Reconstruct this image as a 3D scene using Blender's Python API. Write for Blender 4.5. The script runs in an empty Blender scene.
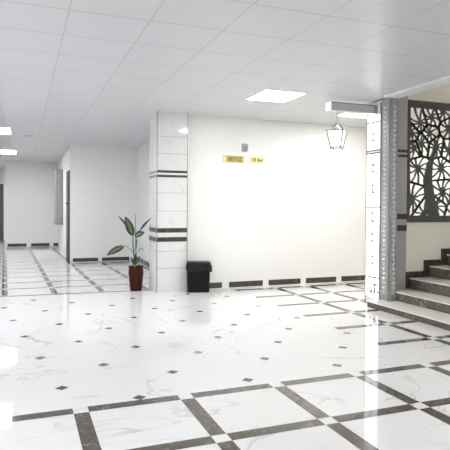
import bpy, bmesh, math, random
from mathutils import Vector, Matrix
random.seed(7)
C = bpy.context.scene.collection
SC = bpy.context.scene
PI = math.pi

# ------------------------------------------------------------------ camera, world, exposure
CAM_H = 1.2876
F_PX, YAW, PITCH, ROLL = 526.413, 0.36998, 0.015685, 0.0052968
CX, CY = 226.383, 215.673
cam = bpy.data.cameras.new('camera')
cam.sensor_fit = 'HORIZONTAL'; cam.sensor_width = 36.0
cam.lens = F_PX / 450.0 * 36.0
cam.shift_x = -(CX - 225.0) / 450.0
cam.shift_y = (CY - 225.0) / 450.0
cam.clip_start = 0.05; cam.clip_end = 200
camo = bpy.data.objects.new('camera', cam); C.objects.link(camo)
fwd = Vector((math.sin(YAW)*math.cos(PITCH), math.cos(YAW)*math.cos(PITCH), -math.sin(PITCH)))
r0 = Vector((math.cos(YAW), -math.sin(YAW), 0)); u0 = r0.cross(fwd)
cr, sr = math.cos(ROLL), math.sin(ROLL)
rgt = r0*cr + u0*sr; upv = u0*cr - r0*sr
M = Matrix((rgt, upv, -fwd)).transposed().to_4x4()
M.translation = (0, 0, CAM_H)
camo.matrix_world = M
SC.camera = camo

world = bpy.data.worlds.new('world'); SC.world = world; world.use_nodes = True
world.node_tree.nodes['Background'].inputs[0].default_value = (0.9, 0.95, 1.0, 1)
world.node_tree.nodes['Background'].inputs[1].default_value = 0.15

SC.view_settings.view_transform = 'Standard'
SC.view_settings.look = 'None'
SC.view_settings.gamma = 1.0
SC.view_settings.use_curve_mapping = False
SC.view_settings.exposure = -0.08

DAYLIGHT = 4.2
world.node_tree.nodes['Background'].inputs[1].default_value = DAYLIGHT
for k, (y0, y1) in enumerate(((-2.2, 0.6), (1.1, 3.9), (4.4, 7.2))):   # portals in the windows added to the left wall for daylight
    al = bpy.data.lights.new('added_window_portal', 'AREA'); al.shape = 'RECTANGLE'; al.size = 2.25; al.size_y = y1-y0
    al.cycles.is_portal = True
    ao = bpy.data.objects.new('added_window_portal', al); C.objects.link(ao)
    ao.location = (-4.63, (y0+y1)/2, 1.375); ao.rotation_euler = (0, -PI/2, 0)
al = bpy.data.lights.new('added_window_portal', 'AREA'); al.shape = 'RECTANGLE'; al.size = 2.6; al.size_y = 1.7
al.cycles.is_portal = True
ao = bpy.data.objects.new('added_window_portal', al); C.objects.link(ao)   # portal of the unseen opening added by the stairs for daylight
ao.location = (6.3, 0.65, 1.45); ao.rotation_euler = (PI/2, 0, PI)
PANEL_WATTS = 39.0       # emission strength of the ceiling light diffusers

# ------------------------------------------------------------------ materials
def new_mat(name):
    m = bpy.data.materials.new(name); m.use_nodes = True
    nt = m.node_tree; b = nt.nodes['Principled BSDF']
    return m, nt, b

def plain(name, col, rough=0.5, metal=0.0, coat=0.0, spec=0.5, noise=0.0, nscale=20.0, bump=0.0):
    m, nt, b = new_mat(name)
    b.inputs['Base Color'].default_value = (*col, 1)
    b.inputs['Roughness'].default_value = rough
    b.inputs['Metallic'].default_value = metal
    b.inputs['Specular IOR Level'].default_value = spec
    b.inputs['Coat Weight'].default_value = coat
    b.inputs['Coat Roughness'].default_value = 0.08
    tc = nt.nodes.new('ShaderNodeTexCoord')
    nz = nt.nodes.new('ShaderNodeTexNoise'); nz.inputs['Scale'].default_value = nscale
    nz.inputs['Detail'].default_value = 4
    nt.links.new(tc.outputs['Object'], nz.inputs['Vector'])
    if noise > 0:
        mx = nt.nodes.new('ShaderNodeMix'); mx.data_type = 'RGBA'
        mx.inputs['A'].default_value = (*[c*(1-noise) for c in col], 1)
        mx.inputs['B'].default_value = (*[min(1, c*(1+noise)) for c in col], 1)
        nt.links.new(nz.outputs['Fac'], mx.inputs['Factor'])
        nt.links.new(mx.outputs['Result'], b.inputs['Base Color'])
    if bump > 0:
        bp = nt.nodes.new('ShaderNodeBump'); bp.inputs['Strength'].default_value = bump
        bp.inputs['Distance'].default_value = 0.01
        nt.links.new(nz.outputs['Fac'], bp.inputs['Height'])
        nt.links.new(bp.outputs['Normal'], b.inputs['Normal'])
    return m

def marble(name, base, vein, vscale=0.9, vwidth=0.012, vamt=0.8, rough=0.08, cloud=0.03, spec=0.5, sparse=(0.45, 0.62)):
    """polished stone with thin wandering veins"""
    m, nt, b = new_mat(name)
    N, L = nt.nodes, nt.links
    tc = N.new('ShaderNodeTexCoord')
    n1 = N.new('ShaderNodeTexNoise'); n1.inputs['Scale'].default_value = vscale
    n1.inputs['Detail'].default_value = 5; n1.inputs['Distortion'].default_value = 1.3
    L.new(tc.outputs['Object'], n1.inputs['Vector'])
    s = N.new('ShaderNodeMath'); s.operation = 'SUBTRACT'; s.inputs[1].default_value = 0.5
    L.new(n1.outputs['Fac'], s.inputs[0])
    a = N.new('ShaderNodeMath'); a.operation = 'ABSOLUTE'; L.new(s.outputs[0], a.inputs[0])
    mr = N.new('ShaderNodeMapRange'); mr.inputs['From Min'].default_value = 0.0
    mr.inputs['From Max'].default_value = vwidth; mr.inputs['To Min'].default_value = 1.0
    mr.inputs['To Max'].default_value = 0.0
    L.new(a.outputs[0], mr.inputs['Value'])
    n2 = N.new('ShaderNodeTexNoise'); n2.inputs['Scale'].default_value = vscale*1.7
    n2.inputs['Detail'].default_value = 2
    L.new(tc.outputs['Object'], n2.inputs['Vector'])
    mr2 = N.new('ShaderNodeMapRange'); mr2.inputs['From Min'].default_value = sparse[0]
    mr2.inputs['From Max'].default_value = sparse[1]
    L.new(n2.outputs['Fac'], mr2.inputs['Value'])
    mu = N.new('ShaderNodeMath'); mu.operation = 'MULTIPLY'
    L.new(mr.outputs[0], mu.inputs[0]); L.new(mr2.outputs[0], mu.inputs[1])
    mu2 = N.new('ShaderNodeMath'); mu2.operation = 'MULTIPLY'; mu2.inputs[1].default_value = vamt
    L.new(mu.outputs[0], mu2.inputs[0])
    n3 = N.new('ShaderNodeTexNoise'); n3.inputs['Scale'].default_value = vscale*2.5; n3.inputs['Detail'].default_value = 6
    L.new(tc.outputs['Object'], n3.inputs['Vector'])
    c0 = N.new('ShaderNodeMix'); c0.data_type = 'RGBA'
    c0.inputs['A'].default_value = (*[x*(1-cloud) for x in base], 1)
    c0.inputs['B'].default_value = (*[min(1, x*(1+cloud)) for x in base], 1)
    L.new(n3.outputs['Fac'], c0.inputs['Factor'])
    c1 = N.new('ShaderNodeMix'); c1.data_type = 'RGBA'
    c1.inputs['B'].default_value = (*vein, 1)
    L.new(mu2.outputs[0], c1.inputs['Factor']); L.new(c0.outputs['Result'], c1.inputs['A'])
    L.new(c1.outputs['Result'], b.inputs['Base Color'])
    b.inputs['Roughness'].default_value = rough
    b.inputs['Specular IOR Level'].default_value = spec
    return m

MAT = {}
MAT['floor'] = marble('white_floor_marble', (0.745, 0.745, 0.75), (0.40, 0.40, 0.41), 0.85, 0.012, 0.7, 0.04, 0.025, sparse=(0.40, 0.60))
MAT['band'] = marble('brown_floor_marble', (0.092, 0.075, 0.062), (0.40, 0.38, 0.34), 7.0, 0.02, 0.55, 0.07, 0.35)
MAT['dot'] = marble('dark_inlay_stone', (0.10, 0.09, 0.085), (0.3, 0.28, 0.26), 9.0, 0.02, 0.4, 0.08, 0.3)
MAT['darkmarble'] = marble('dark_brown_marble', (0.042, 0.035, 0.027), (0.24, 0.20, 0.15), 6.0, 0.03, 0.5, 0.28, 0.5)
MAT['riser'] = marble('brown_riser_marble', (0.105, 0.086, 0.068), (0.34, 0.29, 0.23), 6.0, 0.03, 0.6, 0.18, 0.5)
MAT['tread'] = marble('pale_tread_stone', (0.80, 0.78, 0.74), (0.6, 0.44, 0.42), 4.0, 0.02, 0.4, 0.25, 0.05)
MAT['tile'] = marble('white_wall_tile', (0.74, 0.735, 0.725), (0.55, 0.54, 0.53), 1.6, 0.012, 0.5, 0.08, 0.03)
MAT['pillartile'] = marble('white_gloss_tile', (0.90, 0.90, 0.90), (0.6, 0.6, 0.6), 1.6, 0.012, 0.4, 0.06, 0.02)
MAT['greytile'] = marble('grey_pilaster_marble', (0.40, 0.38, 0.36), (0.32, 0.30, 0.29), 2.0, 0.012, 0.4, 0.1, 0.04)
MAT['grout'] = plain('grey_grout', (0.40, 0.39, 0.38), 0.7, noise=0.05)
MAT['wall'] = plain('cream_wall_paint', (0.82, 0.812, 0.785), 0.55, noise=0.012, nscale=3)
MAT['coolwall'] = plain('white_wall_paint', (0.80, 0.80, 0.79), 0.55, noise=0.012, nscale=3)
MAT['stairwall'] = plain('beige_wall_paint', (0.79, 0.755, 0.645), 0.6, noise=0.012, nscale=3)
MAT['trimwhite'] = plain('white_trim_paint', (0.85, 0.85, 0.84), 0.4, noise=0.01)
MAT['steel'] = plain('grey_corner_steel', (0.30, 0.30, 0.31), 0.3, 0.7, noise=0.05)
MAT['chrome'] = plain('bright_silver', (0.75, 0.75, 0.75), 0.22, 0.8, noise=0.05)
MAT['silver'] = plain('silver_trim', (0.34, 0.34, 0.335), 0.35, 0.35, noise=0.10, nscale=60, bump=0.3)
MAT['ornament'] = plain('pale_silver_ornament', (0.86, 0.86, 0.85), 0.25, 0.25, noise=0.04, nscale=60)
MAT['mark'] = plain('grey_tile_motif', (0.22, 0.22, 0.23), 0.4, 0.2, noise=0.1)
MAT['screen'] = plain('charcoal_metal', (0.080, 0.080, 0.074), 0.45, 0.2, noise=0.08, nscale=30)
MAT['door'] = plain('dark_grey_door_paint', (0.085, 0.078, 0.080), 0.5, noise=0.06)
MAT['doorframe'] = plain('black_door_edge', (0.035, 0.036, 0.04), 0.5, noise=0.06)
MAT['cabinet'] = plain('grey_cabinet_paint', (0.30, 0.30, 0.305), 0.4, noise=0.02)
MAT['boxgrey'] = plain('grey_front_panel', (0.46, 0.46, 0.46), 0.45, noise=0.12, nscale=12)
MAT['boxline'] = plain('dark_grey_plastic', (0.25, 0.25, 0.25), 0.5, noise=0.05)
MAT['boxwhite'] = plain('white_plastic', (0.88, 0.88, 0.87), 0.35, noise=0.01)
MAT['pot'] = plain('reddish_brown_glaze', (0.042, 0.0075, 0.0025), 0.55, spec=0.18, noise=0.25, nscale=8)
MAT['soil'] = plain('dark_soil', (0.03, 0.022, 0.016), 0.95, noise=0.4, nscale=40, bump=0.8)
MAT['leafdark'] = plain('dark_green_leaf', (0.022, 0.036, 0.013), 0.45, noise=0.2, nscale=25)
MAT['leafpale'] = plain('pale_green_leaf_centre', (0.15, 0.18, 0.075), 0.5, noise=0.2, nscale=25)
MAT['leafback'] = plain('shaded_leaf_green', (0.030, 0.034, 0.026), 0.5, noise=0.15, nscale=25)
MAT['stem'] = plain('green_stem', (0.11, 0.15, 0.06), 0.5, noise=0.15, nscale=30)
MAT['twig'] = plain('grey_green_stalk', (0.08, 0.09, 0.07), 0.6, noise=0.15, nscale=30)
MAT['bin'] = plain('black_bin_plastic', (0.004, 0.004, 0.004), 0.5, spec=0.2, noise=0.1)
MAT['liner'] = plain('black_bin_bag', (0.004, 0.004, 0.004), 0.3, spec=0.35, noise=0.2, nscale=25, bump=0.5)
MAT['yellow'] = plain('yellow_sign_face', (0.86, 0.76, 0.32), 0.5, noise=0.03)
MAT['olive'] = plain('olive_yellow_sign_face', (0.50, 0.44, 0.13), 0.5, noise=0.05)
MAT['paleyellow'] = plain('pale_yellow_sign_end', (0.84, 0.80, 0.48), 0.5, noise=0.03)
MAT['signink'] = plain('olive_lettering', (0.10, 0.085, 0.02), 0.6, noise=0.03)
MAT['speaker'] = plain('grey_speaker_plastic', (0.34, 0.35, 0.345), 0.5, noise=0.15, nscale=60)
MAT['speakerdark'] = plain('dark_speaker_grille', (0.20, 0.205, 0.20), 0.6, noise=0.1)
MAT['lanternbar'] = plain('dark_lantern_metal', (0.20, 0.20, 0.20), 0.4, 0.5, noise=0.05)
MAT['lightframe'] = plain('white_light_frame', (0.85, 0.85, 0.85), 0.4, noise=0.01)
MAT['vent'] = plain('dark_vent_slot', (0.10, 0.10, 0.10), 0.6, noise=0.05)
MAT['shelfhandle'] = plain('black_handle_metal', (0.03, 0.03, 0.03), 0.35, 0.5, noise=0.05)

def emit(name, col, strength):
    m, nt, b = new_mat(name)
    b.inputs['Base Color'].default_value = (0.9, 0.9, 0.9, 1)
    b.inputs['Emission Color'].default_value = (*col, 1)
    b.inputs['Emission Strength'].default_value = strength
    return m
MAT['panel'] = emit('light_diffuser', (1.0, 0.985, 0.955), PANEL_WATTS)
MAT['panelcool'] = emit('light_diffuser_cool', (0.98, 0.985, 1.0), PANEL_WATTS*1.1)
MAT['panelstair'] = emit('added_stair_diffuser_warm', (1.0, 0.96, 0.88), PANEL_WATTS*0.32)  # only for the lamp added above the stairs
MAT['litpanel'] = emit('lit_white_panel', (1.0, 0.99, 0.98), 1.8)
MAT['glass'] = emit('lit_lantern_glass', (1.0, 0.99, 0.95), 0.9)

# suspended ceiling: 0.6 m tiles with thin seams
def ceiling_mat():
    m, nt, b = new_mat('ceiling_tiles')
    N, L = nt.nodes, nt.links
    tc = N.new('ShaderNodeTexCoord'); sp = N.new('ShaderNodeSeparateXYZ')
    L.new(tc.outputs['Object'], sp.inputs[0])
    def seam(out, off, half):
        ad = N.new('ShaderNodeMath'); ad.operation = 'SUBTRACT'; ad.inputs[1].default_value = off
        L.new(out, ad.inputs[0])
        pp = N.new('ShaderNodeMath'); pp.operation = 'PINGPONG'; pp.inputs[1].default_value = 0.3
        L.new(ad.outputs[0], pp.inputs[0])
        lt = N.new('ShaderNodeMath'); lt.operation = 'LESS_THAN'; lt.inputs[1].default_value = half
        L.new(pp.outputs[0], lt.inputs[0])
        return lt.outputs[0]
    sx = seam(sp.outputs['X'], 0.3199, 0.0042)
    sy = seam(sp.outputs['Y'], 4.0119, 0.0060)
    mx = N.new('ShaderNodeMath'); mx.operation = 'MAXIMUM'; L.new(sx, mx.inputs[0]); L.new(sy, mx.inputs[1])
    nz = N.new('ShaderNodeTexNoise'); nz.inputs['Scale'].default_value = 1.2; nz.inputs['Detail'].default_value = 3
    L.new(tc.outputs['Object'], nz.inputs['Vector'])
    c0 = N.new('ShaderNodeMix'); c0.data_type = 'RGBA'
    c0.inputs['A'].default_value = (0.66, 0.66, 0.675, 1); c0.inputs['B'].default_value = (0.70, 0.70, 0.71, 1)
    L.new(nz.outputs['Fac'], c0.inputs['Factor'])
    c1 = N.new('ShaderNodeMix'); c1.data_type = 'RGBA'; c1.inputs['B'].default_value = (0.47, 0.47, 0.47, 1)
    L.new(mx.outputs[0], c1.inputs['Factor']); L.new(c0.outputs['Result'], c1.inputs['A'])
    L.new(c1.outputs['Result'], b.inputs['Base Color'])
    b.inputs['Roughness'].default_value = 0.32
    return m
MAT['ceiling'] = ceiling_mat()

# ------------------------------------------------------------------ mesh helpers
class MB:
    def __init__(s): s.v = []; s.f = []; s.m = []; s.mats = []
    def mi(s, mat):
        if mat not in s.mats: s.mats.append(mat)
        return s.mats.index(mat)
    def face(s, pts, mat):
        n = len(s.v); s.v += [tuple(p) for p in pts]; s.f.append(tuple(range(n, n+len(pts)))); s.m.append(s.mi(mat))
    def box(s, x0, x1, y0, y1, z0, z1, mat):
        p = [(x0,y0,z0),(x1,y0,z0),(x1,y1,z0),(x0,y1,z0),(x0,y0,z1),(x1,y0,z1),(x1,y1,z1),(x0,y1,z1)]
        s.hexa(p, mat)
    def hexa(s, p, mat):
        n = len(s.v); s.v += [tuple(q) for q in p]; k = s.mi(mat)
        for f in ((3,2,1,0),(4,5,6,7),(0,1,5,4),(1,2,6,5),(2,3,7,6),(3,0,4,7)):
            s.f.append(tuple(n+i for i in f)); s.m.append(k)
    def prism(s, poly, z0, z1, mat):           # poly counter-clockwise in XY
        n = len(s.v); k = s.mi(mat); c = len(poly)
        s.v += [(x,y,z0) for x,y in poly] + [(x,y,z1) for x,y in poly]
        s.f.append(tuple(n+i for i in reversed(range(c)))); s.m.append(k)
        s.f.append(tuple(n+c+i for i in range(c))); s.m.append(k)
        for i in range(c):
            j = (i+1) % c
            s.f.append((n+i, n+j, n+c+j, n+c+i)); s.m.append(k)
    def plate(s, poly, y0, y1, mat):           # poly in XZ, counter-clockwise seen from -Y
        n = len(s.v); k = s.mi(mat); c = len(poly)
        s.v += [(x,y0,z) for x,z in poly] + [(x,y1,z) for x,z in poly]
        s.f.append(tuple(n+i for i in range(c))); s.m.append(k)
        s.f.append(tuple(n+c+i for i in reversed(range(c)))); s.m.append(k)
        for i in range(c):
            j = (i+1) % c
            s.f.append((n+j, n+i, n+c+i, n+c+j)); s.m.append(k)
    def rings(s, rings, mat, cap=True):
        n = len(s.v); k = s.mi(mat); c = len(rings[0])
        for r in rings: s.v += [tuple(p) for p in r]
        for a in range(len(rings)-1):
            for i in range(c):
                j = (i+1) % c
                s.f.append((n+a*c+i, n+a*c+j, n+(a+1)*c+j, n+(a+1)*c+i)); s.m.append(k)
        if cap:
            s.f.append(tuple(n+i for i in reversed(range(c)))); s.m.append(k)
            s.f.append(tuple(n+(len(rings)-1)*c+i for i in range(c))); s.m.append(k)
    def lathe(s, prof, mat, seg=24, cx=0, cy=0, rot=0):
        s.rings([[(cx+r*math.cos(rot+2*PI*i/seg), cy+r*math.sin(rot+2*PI*i/seg), z) for i in range(seg)] for r, z in prof], mat)
    def tube(s, pts, rad, mat, seg=8):
        pts = [Vector(p) for p in pts]; rings = []
        rads = rad if isinstance(rad, (list, tuple)) else [rad]*len(pts)
        for i, p in enumerate(pts):
            d = (pts[min(i+1, len(pts)-1)] - pts[max(i-1, 0)]).normalized()
            a = Vector((0,0,1)) if abs(d.z) < 0.9 else Vector((1,0,0))
            u = d.cross(a).normalized(); w = u.cross(d)
            rings.append([p + (u*math.cos(2*PI*k/seg) + w*math.sin(2*PI*k/seg))*rads[i] for k in range(seg)])
        s.rings(rings, mat)
    def build(s, name, parent=None, smooth=False, bevel=0.0, kind=None):
        me = bpy.data.meshes.new(name); me.from_pydata(s.v, [], s.f)
        for m in s.mats: me.materials.append(m)
        me.polygons.foreach_set('material_index', s.m)
        if smooth: me.polygons.foreach_set('use_smooth', [True]*len(me.polygons))
        bm = bmesh.new(); bm.from_mesh(me)
        if smooth or bevel: bmesh.ops.remove_doubles(bm, verts=bm.verts, dist=1e-5)
        bmesh.ops.recalc_face_normals(bm, faces=bm.faces); bm.to_mesh(me); bm.free()
        me.update()
        o = bpy.data.objects.new(name, me); C.objects.link(o)
        if parent:
            o.parent = parent
            o.matrix_parent_inverse = Matrix.Translation(-parent.location)   # meshes are written in room coordinates
        if bevel:
            md = o.modifiers.new('bevel', 'BEVEL'); md.width = bevel; md.segments = 2; md.limit_method = 'ANGLE'
        if kind: o['kind'] = kind
        return o

def thing(name, label, cat, loc, group=None):
    o = bpy.data.objects.new(name, None); C.objects.link(o)
    o.location = loc; o['label'] = label; o['category'] = cat; o.empty_display_size = 0.1
    if group: o['group'] = group
    return o
def tag(o, label, cat, group=None):
    o['label'] = label; o['category'] = cat
    if group: o['group'] = group
    return o

# ------------------------------------------------------------------ dimensions (metres)
HC = 2.721                 # ceiling height
FX, FY, P = 0.3439, 3.4166, 0.6906     # floor grid origin and module
BW = 0.047                 # half width of a floor band
Y_MID = 7.82               # middle wall
Y_STAIR = 5.76             # wall beside the stairs

# ------------------------------------------------------------------ floor
fl = MB()
fl.box(-4.5, 8.3, -2.6, 23.0, -0.12, 0.0, MAT['floor'])
ZB = 0.0008
def fquad(pts, mat, z=ZB): fl.face([(x, y, z) for x, y in pts], mat)
def hseg(x0, x1, y, w=BW): fquad([(x0,y-w),(x1,y-w),(x1,y+w),(x0,y+w)], MAT['band'])
def vseg(x, y0, y1, w=BW): fquad([(x-w,y0),(x+w,y0),(x+w,y1),(x-w,y1)], MAT['band'])
gx = lambda i: FX + P*i
gy = lambda j: FY + P*j
for j in range(-8, 1):                                  # front field of squares
    for i in range(-6, 5): hseg(gx(i)+BW, gx(i+1)-BW, gy(j))
    hseg(gx(5)+BW, 4.19, gy(j))
for i in range(-6, 6):
    for j in range(-8, 0): vseg(gx(i), gy(j)+BW, gy(j+1)-BW)
X6 = 4.395
for j in range(0, 6): vseg(gx(5), gy(j)+BW, gy(j+1)-BW)  # strip along the stairs and hall
for j in range(1, 7):
    hseg(gx(4)+0.02, gx(5)-BW, gy(j))
    if j < 4: hseg(gx(5)+BW, 4.19, gy(j))
    else: hseg(gx(5)+BW, X6-BW, gy(j))
for j in range(3, 6): vseg(X6, max(gy(j)+BW, 5.78), gy(j+1)-BW)
for k in range(5):
    for j in range(4, 7): hseg(X6+BW+P*k, X6+P*(k+1)-BW, gy(j))
    for j in range(4, 6): vseg(X6+P*(k+1), gy(j)+BW, gy(j+1)-BW)
# small dark lozenges at the corners of the diagonal tiles
LO, LA, LC = (0.2612, 3.8859), (0.3568, 0.4566), (-0.4758, 0.3767)
for m_ in range(-14, 20):
    for n_ in range(-14, 20):
        x = LO[0] + m_*LA[0] + n_*LC[0]; y = LO[1] + m_*LA[1] + n_*LC[1]
        if x < -4.3 or x > 3.18 or y < 3.5 or y > 7.72: continue
        d = 0.049; a0 = -0.06
        q = [(x+d*math.cos(a0+PI/2*k), y+d*math.sin(a0+PI/2*k)) for k in range(4)]
        fquad(q, MAT['dot'], 0.0004)
# corridor: the same squares, laid a little askew
cw = 0.040
def cp(x, y): return (x - 0.028*(y-8.15), y - 0.055*(x-0.2))
def cquad(x0, x1, y0, y1): fquad([cp(x0,y0), cp(x1,y0), cp(x1,y1), cp(x0,y1)], MAT['band'])
CXs = [-0.235 + 0.685*k for k in range(-6, 5)]
rows = [8.10 + 0.706*k for k in range(0, 20)]
for k, y in enumerate(rows):
    for a, b_ in zip(CXs[:-1], CXs[1:]):
        cquad(a+cw*(0 if k == 0 else 1), b_-cw*(0 if k == 0 else 1), y-0.03, y+0.03)
for x in CXs:
    for a, b_ in zip(rows[:-1], rows[1:]):
        cquad(x-cw, x+cw, a+0.08, b_-0.08)
fl.build('floor', kind='structure')

# ------------------------------------------------------------------ ceiling
ce = MB()
ce.box(-4.5, 4.51, -2.6, 5.90, HC, HC+0.3, MAT['ceiling'])
ce.box(-4.5, 8.3, 5.90, 23.0, HC, HC+0.3, MAT['ceiling'])
ce.build('ceiling', kind='structure')
c2 = MB(); c2.box(4.3, 8.3, 0.7, 6.0, 5.6, 5.7, MAT['coolwall']); c2.build('ceiling_stairwell', kind='structure')
t = MB(); t.box(4.31, 4.53, 0.8, 5.56, HC-0.018, HC, MAT['trimwhite']); t.build('trim_1', kind='structure')

# ------------------------------------------------------------------ walls
def wall(name, boxes, mat):
    w = MB()
    for b in boxes: w.box(*b, mat)
    return w.build(name, kind='structure')
wall('wall_middle', [(2.36, 8.3, Y_MID, Y_MID+0.15, 0, HC)], MAT['wall'])
w = MB(); w.prism([(2.40, Y_MID+0.15), (2.8, Y_MID+0.15), (2.8, 12.64), (2.60, 12.64)], 0, HC, MAT['coolwall'])
w.build('wall_recess_right', kind='structure')
wall('wall_recess_back', [(1.030, 2.8, 12.64, 12.79, 0, HC)], MAT['coolwall'])
w = MB(); w.prism([(1.035, 12.79), (1.35, 12.79), (1.35, 17.95), (1.09, 17.95)], 0, HC, MAT['coolwall'])
w.build('wall_corridor_right', kind='structure')
wall('wall_corridor_end', [(-0.505, 1.35, 17.95, 18.10, 0, HC), (-0.505, -0.38, 18.10, 21.80, 0, HC)], MAT['coolwall'])
wall('wall_corridor_far', [(-4.5, -0.38, 21.80, 21.95, 0, HC)], MAT['coolwall'])
WY = [(-2.2, 0.6), (1.1, 3.9), (4.4, 7.2)]                # unseen windows added along the left side of the hall to let daylight in
segs = [(-4.62, -4.5, -2.6, WY[0][0], 0, HC), (-4.62, -4.5, WY[0][1], WY[1][0], 0, HC), (-4.62, -4.5, WY[1][1], WY[2][0], 0, HC), (-4.62, -4.5, WY[2][1], 21.95, 0, HC)]
for a, c in WY: segs += [(-4.62, -4.5, a, c, 0, 0.25), (-4.62, -4.5, a, c, 2.5, HC)]
wall('wall_left', segs, MAT['coolwall'])
for k, (a, c) in enumerate(WY):
    f = MB(); x0, x1 = -4.59, -4.53
    f.box(x0, x1, a, a+0.05, 0.25, 2.5, MAT['trimwhite']); f.box(x0, x1, c-0.05, c, 0.25, 2.5, MAT['trimwhite'])
    f.box(x0, x1, (a+c)/2-0.025, (a+c)/2+0.025, 0.25, 2.5, MAT['trimwhite'])
    f.box(x0, x1, a, c, 0.25, 0.30, MAT['trimwhite']); f.box(x0, x1, a, c, 2.45, 2.5, MAT['trimwhite'])
    f.build('added_window_%d' % (k+1), kind='structure')
wall('wall_behind', [(-4.62, 4.4, -2.72, -2.6, 0, HC)], MAT['coolwall'])
wall('wall_stair', [(4.80, 8.3, Y_STAIR, Y_STAIR+0.14, 0, 1.13), (4.40, 8.3, Y_STAIR+0.001, Y_STAIR+0.139, HC, 5.6),
                    (6.40, 8.3, Y_STAIR, Y_STAIR+0.14, 1.13, HC)], MAT['stairwall'])
wall('wall_stair_front', [(4.4, 5.0, 0.66, 0.80, 0, 5.6), (7.6, 8.3, 0.66, 0.80, 0, 5.6), (5.0, 7.6, 0.66, 0.80, 0, 0.6), (5.0, 7.6, 0.66, 0.80, 2.3, 5.6), (4.4, 4.51, -2.72, 0.66, 0, HC)], MAT['stairwall'])  # gap in this wall added to bring daylight onto the lower stair wall
wall('wall_stair_upper', [(4.40, 4.51, 0.80, Y_STAIR, HC+0.3, 5.6)], MAT['stairwall'])
wall('wall_right', [(8.3, 8.42, 0.66, Y_MID+0.15, 0, 5.6)], MAT['stairwall'])

# baseboards: dark stone pieces with white joints
def baseboard(name, y, x0, x1, pieces, h=0.098, white=None):
    b = MB(); b.box(x0, x1, y-0.010, y, 0, h+0.004, white or MAT['trimwhite'])
    for a, c in pieces: b.box(a, c, y-0.013, y-0.004, 0.008, h, MAT['darkmarble'])
    b.build(name, kind='structure')
baseboard('baseboard_middle', Y_MID, 2.38, 8.3, [(2.39, 2.96)] + [(3.08+0.701*k, 3.675+0.701*k) for k in range(7)], white=MAT['wall'])
baseboard('baseboard_recess', 12.64, 1.035, 2.59, [(1.09, 1.664), (1.755, 2.40)], 0.09, MAT['coolwall'])
baseboard('baseboard_corridor', 17.95, -0.50, 1.17, [(-0.434, 0.126), (0.261, 0.822), (0.946, 1.16)], 0.105, MAT['coolwall'])
b = MB()                                                  # along the recess side wall
for k in range(6):
    y0 = 8.2 + 0.72*k; y1 = y0 + 0.60
    f = lambda y: 2.40 + 0.20*(y-7.97)/(12.64-7.97)
    b.hexa([(f(y0)-0.013,y0,0),(f(y0)-0.001,y0,0),(f(y1)-0.001,y1,0),(f(y1)-0.013,y1,0),
            (f(y0)-0.013,y0,0.095),(f(y0)-0.001,y0,0.095),(f(y1)-0.001,y1,0.095),(f(y1)-0.013,y1,0.095)], MAT['darkmarble'])
b.build('baseboard_recess_right', kind='structure')
# stepped skirting along the stair wall is built with the stairs below

# ------------------------------------------------------------------ doors
d = MB(); d.box(-1.62, -0.66, 21.74, 21.80, 0, 2.13, MAT['door'])
d1 = d.build('door_1', kind='structure')
d = MB(); d.box(-0.66, -0.60, 21.73, 21.80, 0, 2.17, MAT['coolwall']); d.build('door_frame', d1)
d = MB(); d.tube([(-1.50,21.74,1.02),(-1.50,21.69,1.02),(-1.40,21.69,1.02)], 0.012, MAT['shelfhandle']); d.build('door_handle', d1)
def xr(y): return 1.035 + (1.09-1.035)*(y-12.79)/(17.95-12.79)
d = MB(); d.hexa([(1.000,12.70,0.0),(1.029,12.70,0.0),(xr(13.55),13.55,0.0),(xr(13.55)-0.03,13.55,0.0),
                  (1.000,12.70,2.13),(1.029,12.70,2.13),(xr(13.55),13.55,2.13),(xr(13.55)-0.03,13.55,2.13)], MAT['doorframe'])
d2 = d.build('door_2', kind='structure')
d = MB(); d.tube([(1.01,12.80,1.36),(0.96,12.80,1.36),(0.96,12.88,1.36)], 0.014, MAT['shelfhandle']); d.build('door_handle', d2)

# ------------------------------------------------------------------ staircase
st = thing('staircase', 'staircase with dark brown marble risers and pale treads rising to the right', 'stairs', (4.2, 3.5, 0))
SX = [4.195, 4.54, 4.880, 5.215, 5.52, 5.86, 6.20, 6.54, 6.88]
SZ = [0.084, 0.203, 0.350, 0.500, 0.650, 0.800, 0.950, 1.100, 1.250]
YS0, YS1 = 0.82, 5.715
TH = 0.013
for k in range(len(SX)):
    x0 = SX[k]; x1 = SX[k+1] if k+1 < len(SX) else 8.28; zb = SZ[k-1] if k else 0.0; zt = SZ[k]
    ye = 5.555 if k == 0 else YS1
    r = MB()
    xs = x0 if k != 1 else 4.552                          # the second step is notched around the pillar
    if k == 1: r.box(x0, xs, YS0, 5.565, zb-0.002, zt-TH, MAT['riser'])
    r.box(xs, x1+0.02 if k+1 < len(SX) else 8.28, YS0, ye, 0.001 if k == 0 else zb-0.002, zt-TH, MAT['riser'])
    if k == 0: r.box(x0, 4.414, ye, 5.715, 0.001, zt-TH, MAT['riser'])
    r.build('riser', st)
    q = MB(); q.box(x0-0.012 if k != 1 else xs, x1+0.02 if k+1 < len(SX) else 8.28, YS0, ye, zt-TH, zt, MAT['tread'])
    if k == 0: q.box(x0-0.012, 4.414, ye, 5.725, zt-TH, zt, MAT['tread'])
    if k == 1: q.box(x0-0.012, xs, YS0, 5.565, zt-TH, zt, MAT['tread'])
    q.build('tread', st)
sk = MB()                                                 # stepped dark skirting on the wall
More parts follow.
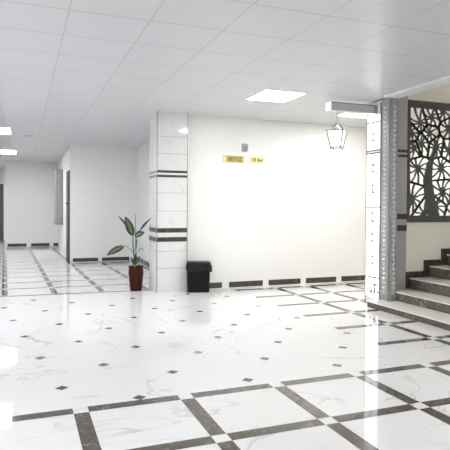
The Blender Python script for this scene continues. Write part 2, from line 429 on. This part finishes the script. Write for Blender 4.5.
for k in range(1, len(SX)):
    x0 = SX[k]; x1 = SX[k+1] if k+1 < len(SX) else 8.28
    xa = (4.818 if k == 1 else x0-0.07)
    sk.box(xa, x1-0.07 if k+1 < len(SX) else x1, YS1+0.003, Y_STAIR-0.001, SZ[k-1], SZ[k]+0.08, MAT['darkmarble'])
    sk.box(max(4.818, x1-0.085), max(4.819, x1-0.07), YS1+0.0032, Y_STAIR-0.001, SZ[k], SZ[k]+0.08, MAT['darkmarble'])
sk.build('skirting', st)

# ------------------------------------------------------------------ tiled column in the middle
CX0, CX1, CYF, CYB = 1.885, 2.359, 7.745, 8.25
col = thing('tiled_column', 'square white marble-tiled column with dark double bands beside the potted plant', 'column', (2.12, 8.0, 0))
s = MB(); s.box(CX0, CX1, CYF, CYB, 0, HC-0.001, MAT['tile'])
for z in (2.353, 2.095, 1.502, 1.228, 0.359, 0.62):
    s.box(CX0-0.0012, CX1+0.0012, CYF-0.0012, CYB+0.0012, z-0.0035, z+0.0035, MAT['grout'])
s.build('shaft', col)
for z0, z1 in ((1.806, 1.842), (1.738, 1.774), (0.901, 0.969), (0.764, 0.832)):
    s = MB(); s.box(CX0-0.003, CX1+0.003, CYF-0.003, CYB+0.003, z0, z1, MAT['darkmarble']); s.build('dark_band', col)
for x in (CX0, CX1):
    s = MB(); s.box(x-0.005, x+0.005, CYF-0.005, CYF+0.006, 0, HC-0.002, MAT['steel']); s.build('corner_strip', col)

# ------------------------------------------------------------------ decorated pillar by the stairs
pil = thing('decorated_pillar', 'bright white pillar with silver floral carved edges at the foot of the stairs', 'column', (4.49, 5.8, 0))
PX0, PX1, PY0, PY1 = 4.440, 4.545, 5.590, 6.10
s = MB(); s.box(PX0, PX1+0.25, PY0+0.18, PY1, 0, HC-0.001, MAT['pillartile']); s.box(PX0, PX1, PY0, PY0+0.18, 0, HC-0.001, MAT['silver'])
for z in (2.45, 2.07, 2.03, 1.30, 0.35):
    s.box(PX0-0.0012, PX0+0.01, 5.80, PY1-0.012, z-0.010, z+0.010, MAT['mark'])
s.build('shaft', pil)
def leaf_poly(cy, cz, ln, wd, ang, n=5):
    pts = []
    for i in range(n+1):
        u = i/n; pts.append((u*ln, wd*math.sin(PI*u)**0.8))
    for i in range(n-1, 0, -1):
        u = i/n; pts.append((u*ln, -wd*math.sin(PI*u)**0.8))
    c, s_ = math.cos(ang), math.sin(ang)
    return [(cy+a*c-b_*s_, cz+a*s_+b_*c) for a, b_ in pts]
def relief(mb, polys, place, mat, h):
    for pg in polys:
        c = (sum(p[0] for p in pg)/len(pg), sum(p[1] for p in pg)/len(pg))
        n = len(mb.v); k = mb.mi(mat)
        mb.v += [place(u, v, 0) for u, v in pg] + [place(c[0], c[1], h)]
        for i in range(len(pg)):
            mb.f.append((n+i, n+(i+1) % len(pg), n+len(pg))); mb.m.append(k)
# carved strip on the left face
left = lambda u, v, h: (PX0-0.012-h, u, v)
front = lambda u, v, h: (u, PY0-0.012-h, v)
def carved(name, u0, u1, place, sgn, mat):
    mb = MB()
    if place is left: mb.box(PX0-0.012, PX0, u0, u1, 0.0 if False else 0.079, HC-0.03, MAT['silver'])
    else: mb.box(u0, u1, PY0-0.012, PY0, 0.079, HC-0.03, MAT['silver'])
    for e in (u0+0.010, u1-0.010):                        # raised rims
        if place is left: mb.box(PX0-0.020, PX0-0.012, e-0.010, e+0.010, 0.079, HC-0.03, MAT['silver'])
        else: mb.box(e-0.008, e+0.008, PY0-0.020, PY0-0.012, 0.079, HC-0.03, MAT['silver'])
    mid = (u0+u1)/2; wd = (u1-u0)
    polys = []; z = 0.16; k = 0
    while z < HC-0.12:
        sg = 1 if k % 2 else -1
        polys.append(leaf_poly(mid-sg*0.10*wd, z, 0.052, 0.010, PI/2 - sg*0.75))
        polys.append(leaf_poly(mid+sg*0.14*wd, z+0.012, 0.036, 0.008, PI/2 + sg*0.5))
        polys.append(leaf_poly(mid-sg*0.04*wd, z+0.034, 0.030, 0.009, 0.3 if sg < 0 else PI-0.3))
        z += 0.062; k += 1
    relief(mb, polys, place, MAT['ornament'], 0.010)
    o = mb.build(name, pil); return o
carved('carved_edge', 5.600, 5.785, left, 1, None)
carved('carved_edge', 4.447, 4.540, front, 1, None)
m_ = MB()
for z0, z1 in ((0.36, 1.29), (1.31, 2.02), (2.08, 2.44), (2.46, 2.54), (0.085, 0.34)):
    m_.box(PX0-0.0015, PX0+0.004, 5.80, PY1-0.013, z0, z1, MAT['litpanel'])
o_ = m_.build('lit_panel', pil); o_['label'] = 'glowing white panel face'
mo = MB()                                                 # small grey motifs down the white face
place = lambda u, v, h: (PX0-0.002-h, u, v)
for z in (2.28, 2.19, 1.86, 1.77, 1.58, 1.49, 1.20, 1.10, 0.92, 0.83, 0.62, 0.53):
    y = 5.95
    relief(mo, [leaf_poly(y-0.05, z, 0.10, 0.016, 0.25), leaf_poly(y-0.015, z+0.03, 0.06, 0.014, 0.7)], place, MAT['mark'], 0.002)
for k in range(20):
    a = random.uniform(0, 2*PI)
    relief(mo, [leaf_poly(5.95+random.uniform(-0.11, 0.09), 0.13+random.uniform(0, 0.15), 0.07, 0.013, a)], place, MAT['mark'], 0.002)
mo.build('floral_motif', pil)
s = MB(); s.box(PX0-0.004, PX0+0.02, PY1-0.012, PY1+0.006, 0, HC-0.002, MAT['steel']); s.build('corner_strip', pil)

pls = thing('grey_pilaster', 'narrow grey marble pilaster with dark double bands between silver pillar and lattice screen', 'column', (4.7, 5.75, 0.2))
s = MB(); s.box(4.546, 4.815, 5.720, 5.755, 0.205, 3.0, MAT['greytile']); s.build('shaft', pls)
for z0, z1 in ((2.034, 2.072), (1.970, 2.006), (1.142, 1.214), (0.985, 1.062)):
    s = MB(); s.box(4.546, 4.817, 5.715, 5.755, z0, z1, MAT['darkmarble']); s.build('dark_band', pls)

# ------------------------------------------------------------------ lattice screen
def build_screen():
    x0, x1, z0, z1 = 4.820, 6.45, 1.10, 2.745
    ya, yb = 5.722, 5.742
    root = thing('lattice_screen', 'dark charcoal cut-out lattice screen of radiating branches above the stair wall', 'screen', (5.63, 5.73, z0))
    f = MB()
    f.box(x0, x1, ya-0.006, yb+0.012, z0, z0+0.075, MAT['screen']); f.box(x0, x1, ya-0.006, yb+0.012, z1-0.085, z1, MAT['screen'])
    f.box(x0, x0+0.035, ya-0.006, yb+0.012, z0+0.075, z1-0.085, MAT['screen']); f.box(x1-0.04, x1, ya-0.006, yb+0.012, z0+0.075, z1-0.085, MAT['screen'])
    f.build('frame', root)
    X0, X1, Z0, Z1 = x0+0.035, x1-0.04, z0+0.075, z1-0.085
    PX = [(432.2,117.2),(420.5,122.5),(443.5,111),(449,128),(414.4,148),(422,143.5),(418.3,167.8),(441.7,167.8),(436.7,146.5),
          (412.5,199),(443,192),(449,150),(436,207),(425,213),(430,133),(412,134)]
    cs = []
    for px, py in PX:                                     # flower centres, measured off the photo, in metres on the screen
        a = (px-CX)/F_PX; b_ = -(py-CY)/F_PX
        dv = rgt*a + upv*b_ + fwd; k = ya/dv.y
        cs.append((dv.x*k, CAM_H+dv.z*k))
    rnd = random.Random(3)
    while len(cs) < 50:
        p = (rnd.uniform(5.62, X1), rnd.uniform(Z0, Z1))
        if all((p[0]-q[0])**2+(p[1]-q[1])**2 > 0.045 for q in cs): cs.append(p)
        elif rnd.random() < 0.01: break
    def clip(poly, c, o):
        mx, mz = (c[0]+o[0])/2, (c[1]+o[1])/2; nx, nz = o[0]-c[0], o[1]-c[1]
        sd = [ (p[0]-mx)*nx+(p[1]-mz)*nz for p in poly]; out = []
        for i in range(len(poly)):
            j = (i+1) % len(poly)
            if sd[i] <= 0: out.append(poly[i])
            if (sd[i] < 0) != (sd[j] < 0):
                u = sd[i]/(sd[i]-sd[j]); out.append((poly[i][0]+u*(poly[j][0]-poly[i][0]), poly[i][1]+u*(poly[j][1]-poly[i][1])))
        return out
    L = MB()
    def bar(a, b_, w0, w1):
        dx, dz = b_[0]-a[0], b_[1]-a[1]; l = math.hypot(dx, dz)
        if l < 1e-4: return
        nx, nz = -dz/l, dx/l
        L.plate([(a[0]-nx*w0, a[1]-nz*w0), (b_[0]-nx*w1, b_[1]-nz*w1), (b_[0]+nx*w1, b_[1]+nz*w1), (a[0]+nx*w0, a[1]+nz*w0)], ya, yb, MAT['screen'])
    for c in cs:
        poly = [(X0,Z0),(X1,Z0),(X1,Z1),(X0,Z1)]
        for o in cs:
            if o is not c: poly = clip(poly, c, o)
            if len(poly) < 3: break
        if len(poly) < 3: continue
        n = len(poly)
        for i in range(n): bar(poly[i], poly[(i+1) % n], 0.014, 0.014)
        size = sum(math.hypot(p[0]-c[0], p[1]-c[1]) for p in poly)/n
        ns = int(5 + size*24); a0 = rnd.uniform(0, 2*PI)
        for k in range(ns):
            ang = a0 + 2*PI*(k+rnd.uniform(-0.22, 0.22))/ns
            dx, dz = math.cos(ang), math.sin(ang); best = 9
            for i in range(n):
                p, q = poly[i], poly[(i+1) % n]
                ex, ez = q[0]-p[0], q[1]-p[1]; den = dx*ez-dz*ex
                if abs(den) < 1e-9: continue
                tt = ((p[0]-c[0])*ez-(p[1]-c[1])*ex)/den; uu = ((p[0]-c[0])*dz-(p[1]-c[1])*dx)/den
                if tt > 0 and -0.001 <= uu <= 1.001: best = min(best, tt)
            if best > 3: continue
            e = (c[0]+dx*best, c[1]+dz*best)
            m_ = (c[0]+dx*best*0.55 - dz*0.012, c[1]+dz*best*0.55 + dx*0.012)
            bar(c, m_, 0.014, 0.009); bar(m_, e, 0.009, 0.013)
        rr = min(0.042, size*0.26)
        L.plate([(c[0]+rr*math.cos(2*PI*k/10), c[1]+rr*math.sin(2*PI*k/10)) for k in range(10)], ya-0.0005, yb+0.0005, MAT['screen'])
    # the trunk that climbs through the middle of the pattern
    trunk = []
    for px, py, hw in ((434,218,0.095),(431.5,205,0.085),(429.5,192,0.08),(428,180,0.07),(430,165,0.05),(434,152,0.035),(437,140,0.02)):
        a = (px-CX)/F_PX; b_ = -(py-CY)/F_PX; dv = rgt*a + upv*b_ + fwd; k = ya/dv.y
        trunk.append((dv.x*k, CAM_H+dv.z*k, hw))
    pts = [(p[0]-p[2], p[1]) for p in trunk][::-1] + [(p[0]+p[2], p[1]) for p in trunk]
    L.plate([(max(x, X0), max(z, Z0-0.01)) for x, z in pts], ya-0.001, yb+0.001, MAT['screen'])
    L.build('lattice', root)
build_screen()

# ------------------------------------------------------------------ ceiling lights
def ceiling_light(label, x0, x1, y0, y1, mat, HC=HC):
    o = thing('ceiling_light', label, 'light', ((x0+x1)/2, (y0+y1)/2, HC), 'recessed ceiling light panels')
    w = 0.022; f = MB()
    f.box(x0, x1, y0, y0+w, HC-0.008, HC, MAT['lightframe']); f.box(x0, x1, y1-w, y1, HC-0.008, HC, MAT['lightframe'])
    f.box(x0, x0+w, y0+w, y1-w, HC-0.008, HC, MAT['lightframe']); f.box(x1-w, x1, y0+w, y1-w, HC-0.008, HC, MAT['lightframe'])
    f.build('frame', o)
    d = MB(); d.box(x0+w, x1-w, y0+w, y1-w, HC-0.005, HC-0.0005, mat); d.build('diffuser', o)
TX = lambda i: 0.3199 + 0.6*i
TY = lambda j: 4.0119 + 0.6*j
ceiling_light('large square lit ceiling panel in front of the wall with yellow signs', 2.74, TX(5), 5.78, TY(4), MAT['panel'])
ceiling_light('lit ceiling panel half hidden behind the grey box by the pillar', TX(7), TX(8), TY(4), TY(5), MAT['panel'])
ceiling_light('lit ceiling panel at left edge nearer the viewer of the two', -0.79, -0.19, 10.40, 11.32, MAT['panelcool'])
ceiling_light('lit ceiling panel at left edge farther down the corridor', -0.74, -0.14, 14.55, 15.55, MAT['panelcool'])
ceiling_light('lit ceiling panel just cut off by the left edge above the corridor mouth', -0.86, -0.26, 6.42, 7.38, MAT['panelcool'])
ceiling_light('added unseen ceiling panel overhead', TX(4), TX(5), 1.6, 2.2, MAT['panel'])  # unseen panel added to light the near floor
ceiling_light('added unseen ceiling panel overhead to the left', -0.88, -0.28, 2.2, 2.8, MAT['panel'])  # second unseen panel, added to brighten the near left of the hall

def slot(label, x, y, l):
    m_ = MB(); m_.box(x-l/2, x+l/2, y-0.02, y+0.02, HC-0.006, HC, MAT['vent'])
    tag(m_.build('ceiling_slot'), label, 'vent', 'small dark slots in the ceiling')
ceiling_light('added unseen ceiling panel beyond the lattice screen', TX(12), TX(13), TY(4), TY(5), MAT['panel'])  # added out of view to brighten the wall showing through the screen
ceiling_light('added unseen ceiling panel high above the stairs', 5.2, 5.8, 3.2, 3.8, MAT['panelstair'], 5.6)  # unseen lamp added to lift the dark stairwell
ceiling_light('added unseen ceiling panel in the far side passage', -1.7, -1.1, 18.6, 19.5, MAT['panelcool'])  # added out of view to lighten the far door and its floor
slot('small dark ceiling slot near the left corridor lights', 0.13, 11.44, 0.15)

# ------------------------------------------------------------------ long box beside the pillar
bx = thing('sign_box', 'long white-ended box with grey front fixed to the pillar under the ceiling', 'box', (4.07, 5.93, 2.55))
m_ = MB(); m_.box(3.716, 4.438, 5.875, 6.00, 2.553, 2.668, MAT['boxwhite']); m_.build('housing', bx, bevel=0.006)
m_ = MB(); m_.box(3.730, 4.436, 5.868, 5.8748, 2.556, 2.665, MAT['boxgrey']); m_.box(3.732, 4.434, 5.8665, 5.868, 2.650, 2.663, MAT['boxline'])
m_.box(4.385, 4.436, 5.8663, 5.868, 2.556, 2.665, MAT['boxline'])
m_.build('front_panel', bx)

# ------------------------------------------------------------------ lantern
def lantern():
    cx, cy = 3.852, 5.935; rot = math.radians(-48)
    o = thing('hanging_lantern', 'tapered white glass lantern with dark corner bars hanging under the grey box', 'lantern', (cx, cy, 2.05))
    def sq(r, z): return [(cx+r*math.cos(rot+PI/4+PI/2*k), cy+r*math.sin(rot+PI/4+PI/2*k), z) for k in range(4)]
    zt, zb = 2.30, 2.085; rt, rb = 0.151, 0.092
    g = MB(); g.rings([sq(rb-0.006, zb), sq(rt-0.006, zt)], MAT['glass']); g.build('glass_shade', o)
    T, B = sq(rt, zt), sq(rb, zb)
    for k in range(4):
        a, b_ = Vector(T[k]), Vector(B[k]); e = b_ + (b_-a)*0.13
        f = MB(); f.tube([a + (a-b_)*0.04, b_, e], 0.0075, MAT['lanternbar'], 6); f.build('corner_bar', o)
    for R_, r_, m_ in ((T, 0.008, 'lanternbar'), (B, 0.008, 'lanternbar')):
        f = MB()
        for k in range(4): f.tube([R_[k], R_[(k+1) % 4]], r_, MAT[m_], 6)
        f.build('rim', o)
    f = MB(); f.rings([sq(rt-0.015, zt+0.004), sq(0.07, zt+0.018), sq(0.035, zt+0.04), sq(0.02, zt+0.085)], MAT['chrome']); f.build('cap', o)
    f = MB()
    for k in range(4):
        a = rot + PI/4 + PI/2*k
        f.tube([(cx+math.cos(a)*r, cy+math.sin(a)*r, z) for r, z in ((0.085,zt+0.03),(0.075,zt+0.07),(0.03,zt+0.075),(0.008,zt+0.11))], 0.006, MAT['steel'], 6)
    f.build('crown_scroll', o)
    f = MB(); f.tube([(cx,cy,zt+0.085),(cx,cy,2.553)], 0.004, MAT['cabinet'], 6); f.build('hanging_chain', o)
lantern()

# ------------------------------------------------------------------ yellow signs and speaker on the middle wall
def text_mesh(txt, x, z, y, size, parent, name, sx=1.0):
    cu = bpy.data.curves.new(name, 'FONT'); cu.body = txt; cu.size = size; cu.extrude = 0.0008
    cu.align_x = 'CENTER'; cu.align_y = 'CENTER'; cu.offset = 0.0022
    tmp = bpy.data.objects.new('lettering', cu); C.objects.link(tmp)
    dg = bpy.context.evaluated_depsgraph_get()
    me = bpy.data.meshes.new_from_object(tmp.evaluated_get(dg))
    bpy.data.objects.remove(tmp)
    me.transform(Matrix.Translation((x, y, z)) @ Matrix.Rotation(PI/2, 4, 'X') @ Matrix.Diagonal((sx, 1, 1, 1)))
    me.materials.clear(); me.materials.append(MAT['signink'])
    o = bpy.data.objects.new('lettering', me); C.objects.link(o); o.parent = parent
    o.matrix_parent_inverse = Matrix.Translation(-parent.location)
sg = thing('wall_sign', 'olive-yellow lettered sign on the white wall, left of the pair', 'sign', (3.13, Y_MID, 2.0), 'yellow signs on the middle wall')
m_ = MB(); m_.box(2.972, 3.322, Y_MID-0.012, Y_MID, 2.005, 2.113, MAT['olive']); m_.box(2.972, 3.010, Y_MID-0.0135, Y_MID-0.012, 2.008, 2.105, MAT['paleyellow']); m_.build('sign_board', sg)
text_mesh('IIIEY.F.Z', 3.168, 2.055, Y_MID-0.0135, 0.085, sg, 'lettering', 0.78)
sg = thing('wall_sign', 'bright yellow lettered sign on the white wall, right of the pair', 'sign', (3.55, Y_MID, 2.0), 'yellow signs on the middle wall')
m_ = MB(); m_.box(3.418, 3.700, Y_MID-0.012, Y_MID, 2.005, 2.110, MAT['yellow']); m_.build('sign_board', sg)
text_mesh('18 6w', 3.555, 2.058, Y_MID-0.0135, 0.085, sg, 'lettering', 0.95)
sp = thing('wall_speaker', 'small grey speaker box mounted on the wall above the yellow signs', 'speaker', (3.35, Y_MID, 2.18))
m_ = MB(); m_.plate([(3.290,2.20),(3.304,2.183),(3.362,2.183),(3.376,2.20),(3.376,2.310),(3.290,2.310)], Y_MID-0.06, Y_MID, MAT['speaker']); m_.build('casing', sp)
m_ = MB(); m_.box(3.304, 3.362, Y_MID-0.064, Y_MID-0.06, 2.20, 2.272, MAT['speakerdark']); m_.build('grille', sp)

# ------------------------------------------------------------------ corridor cabinet
cb = thing('wall_cabinet', 'tall narrow grey box mounted on the corridor wall beyond the dark door', 'cabinet', (1.0, 15.5, 0.78))
m_ = MB(); m_.box(0.865, xr(15.3)-0.004, 15.3, 15.9, 0.78, 2.32, MAT['cabinet']); m_.build('casing', cb, bevel=0.006)
m_ = MB(); m_.box(0.872, 1.02, 15.293, 15.2995, 0.80, 2.30, MAT['cabinet']); m_.build('door_panel', cb)

# ------------------------------------------------------------------ waste bin
wb = thing('waste_bin', 'black square waste bin with bag folded over the rim beside the tiled column', 'bin', (2.55, 7.62, 0))
BX, BY = 2.508, 7.635
def rr(hx, hy, z, r=0.03, cx=BX, cy=BY, n=4, jit=0.0, rn=random.Random(5)):
    out = []
    for qx, qy, a0 in ((1,1,0),(-1,1,PI/2),(-1,-1,PI),(1,-1,1.5*PI)):
        for k in range(n+1):
            a = a0 + PI/2*k/n
            out.append((cx+qx*(hx-r)+r*math.cos(a)+rn.uniform(-jit,jit), cy+qy*(hy-r)+r*math.sin(a)+rn.uniform(-jit,jit), z+rn.uniform(-jit,jit)))
    return out
m_ = MB(); m_.rings([rr(0.162,0.10,0.0), rr(0.166,0.104,0.02), rr(0.176,0.116,0.43), rr(0.178,0.118,0.44)], MAT['bin']); m_.build('body', wb, smooth=False)
m_ = MB()
m_.rings([rr(0.178,0.120,0.325,jit=0.013,n=6), rr(0.183,0.126,0.36,jit=0.009,n=6), rr(0.186,0.128,0.40,jit=0.008,n=6), rr(0.183,0.125,0.435,jit=0.006,n=6), rr(0.178,0.120,0.455,n=6,jit=0.005),
          rr(0.165,0.108,0.462,n=6), rr(0.150,0.095,0.452,n=6), rr(0.140,0.086,0.441,n=6)], MAT['liner'], cap=False)
m_.build('bin_liner', wb, smooth=True)
m_ = MB(); m_.rings([rr(0.143,0.089,0.44), rr(0.143,0.089,0.455), rr(0.12,0.07,0.463)], MAT['liner']); m_.build('lid', wb, smooth=False)
m_ = MB(); m_.rings([[(BX+0.168+a, BY-0.05+b_, z) for a, b_ in ((0.0,-0.05),(0.035,-0.03),(0.04,0.02),(0.0,0.05))] for z in (0.31,0.335,0.40)] +
                    [[(BX+0.155+a, BY-0.05+b_, 0.445) for a, b_ in ((0.0,-0.04),(0.015,-0.03),(0.015,0.02),(0.0,0.04))]], MAT['liner']); m_.build('bag_knot', wb, smooth=True)

for part in wb.children:                                  # the bin is turned a little towards the room
    part.data.transform(Matrix.Translation((BX, BY, 0)) @ Matrix.Rotation(math.radians(-17), 4, 'Z') @ Matrix.Translation((-BX, -BY, 0)))

# ------------------------------------------------------------------ potted plant
def plant():
    px, py = 1.635, 8.06
    o = thing('potted_plant', 'potted plant with green variegated leaves in a reddish brown pot beside the column', 'plant', (px, py, 0))
    pot = MB()
    pot.lathe([(0.086,0.0),(0.090,0.012),(0.106,0.20),(0.117,0.27),(0.111,0.33),(0.108,0.352),(0.118,0.357),(0.118,0.376),(0.104,0.377),(0.100,0.345)], MAT['pot'], 10, px, py, 0.3)
    pot.build('pot', o)
    m_ = MB(); m_.lathe([(0.097,0.33),(0.099,0.352),(0.04,0.360)], MAT['soil'], 16, px, py); m_.build('soil', o)
    def W(u, v, dy=0.0): return Vector((u, py+dy, v))
    def at(x, y, dy=0.0):                     # photo-measured points expressed in metres at the plant's depth
        a = (x-CX)/F_PX; b_ = -(y-CY)/F_PX; dv = rgt*a + upv*b_ + fwd; k = (py+dy)/dv.y
        return Vector((dv.x*k, py+dy, CAM_H+dv.z*k))
    def curve(pts, n=10):
        out = []
        P_ = [pts[0]] + pts + [pts[-1]]
        for i in range(1, len(P_)-2):
            for k in range(n):
                u = k/n; p0, p1, p2, p3 = P_[i-1:i+3]
                out.append(0.5*((2*p1)+(p2-p0)*u+(2*p0-5*p1+4*p2-p3)*u*u+(3*p1-p0-3*p2+p3)*u**3))
        out.append(P_[-2]); return out
    def stem(name, pts, r, mat):
        c = curve(pts); m_ = MB(); n = len(c)
        m_.tube(c, [r*(1-0.45*i/n) for i in range(n)], mat, 8); return m_.build(name, o, smooth=True)
    stem('stem', [at(134.5,268), at(134,255), at(133,245), at(132.8,236)], 0.016, MAT['stem'])
    stem('stem', [at(135.5,268,0.02), at(136,250,0.03), at(137.3,240,0.03)], 0.010, MAT['stem'])
    def leaf(base, tip, width, facing, bend=0.03, pale=0.34, dark='leafdark', cup=0.25):
        """pointed oval blade with raised sides and pale centre"""
        ax = tip-base; ln = ax.length; ax.normalize()
        side = ax.cross(facing).normalized(); nrm = side.cross(ax).normalized()
        nu, nv = 14, 8; m_ = MB(); g = []
        for i in range(nu+1):
            u = i/nu; w = width*(math.sin(PI*u**0.85)**0.75 if 0 < u < 1 else 0.0) + 0.0006
            c = base + ax*ln*u + nrm*(bend*math.sin(PI*u))
            g.append([c + side*w*(2*j/nv-1) + nrm*(cup*w*abs(2*j/nv-1)) for j in range(nv+1)])
        kd, kp = m_.mi(MAT[dark]), m_.mi(MAT['leafpale']); n0 = 0
        for r in g: m_.v += [tuple(p) for p in r]
        th = nrm*0.002; cnt = len(m_.v)
        for r in g: m_.v += [tuple(p-th) for p in r]
        for i in range(nu):
            for j in range(nv):
                a = i*(nv+1)+j; q = (a, a+1, a+nv+2, a+nv+1)
                u = (i+0.5)/nu; e = abs(2*(j+0.5)/nv-1)
                pl = pale > 0 and e < pale and 0.12 < u < 0.86
                m_.f.append(q); m_.m.append(kp if pl else kd)
                m_.f.append(tuple(cnt+x for x in reversed(q))); m_.m.append(kd)
        m_.build('leaf', o, smooth=True)
    toCam = Vector((-0.2, -1.0, 0.15)).normalized()
    # large upper leaf, seen face on
    leaf(at(133.2,236,-0.02), at(125.2,216.5,-0.05), 0.062, toCam, 0.02)
    # thin leaf behind it, edge on
    leaf(at(127.5,228,0.0), at(118,216,0.03), 0.022, (toCam+Vector((0.8,0,0.6))).normalized(), 0.01, 0, 'leafback')
    # right leaf, broad
    leaf(at(134.5,236.5,-0.03), at(144.6,232.5,-0.08), 0.050, (toCam+Vector((0.1,0,0.5))).normalized(), 0.015)
    # long dark leaf to the upper right, nearly edge on
    stem('leaf_stalk', [at(135.5,250,0.03), at(136.5,240,0.04), at(139.5,231,0.05), at(143,226,0.05)], 0.006, MAT['twig'])
    leaf(at(140,230.5,0.05), at(151.2,217.8,0.08), 0.022, (toCam+Vector((-0.5,0,0.8))).normalized(), 0.008, 0, 'leafback')
    # low left leaf on its own stalk
    stem('leaf_stalk', [at(133.5,253), at(130.5,249.5), at(127,246.5), at(123,246)], 0.005, MAT['twig'])
    leaf(at(123.8,246.3), at(106.5,255.5,-0.10), 0.050, (toCam+Vector((0.25,0,0.45))).normalized(), 0.02)
    # furled upright shoot
    stem('leaf_shoot', [at(135.8,250,0.05), at(135.6,238,0.05), at(135.4,226,0.05), at(135.3,214,0.05)], 0.0065, MAT['twig'])
    # arching bare stalk on the right
    stem('leaf_stalk', [at(136,256), at(138.5,251), at(141.5,248.2), at(144,250.5)], 0.005, MAT['twig'])
    # young leaves at the soil
    leaf(at(135,264,-0.02), at(139.5,256,-0.05), 0.032, toCam, 0.02, 0.3)
    leaf(at(134,264,-0.02), at(131,257,-0.05), 0.022, toCam, 0.02, 0.3)
    leaf(at(136,264,0.0), at(135.5,254,-0.06), 0.03, toCam, 0.02, 0)
plant()
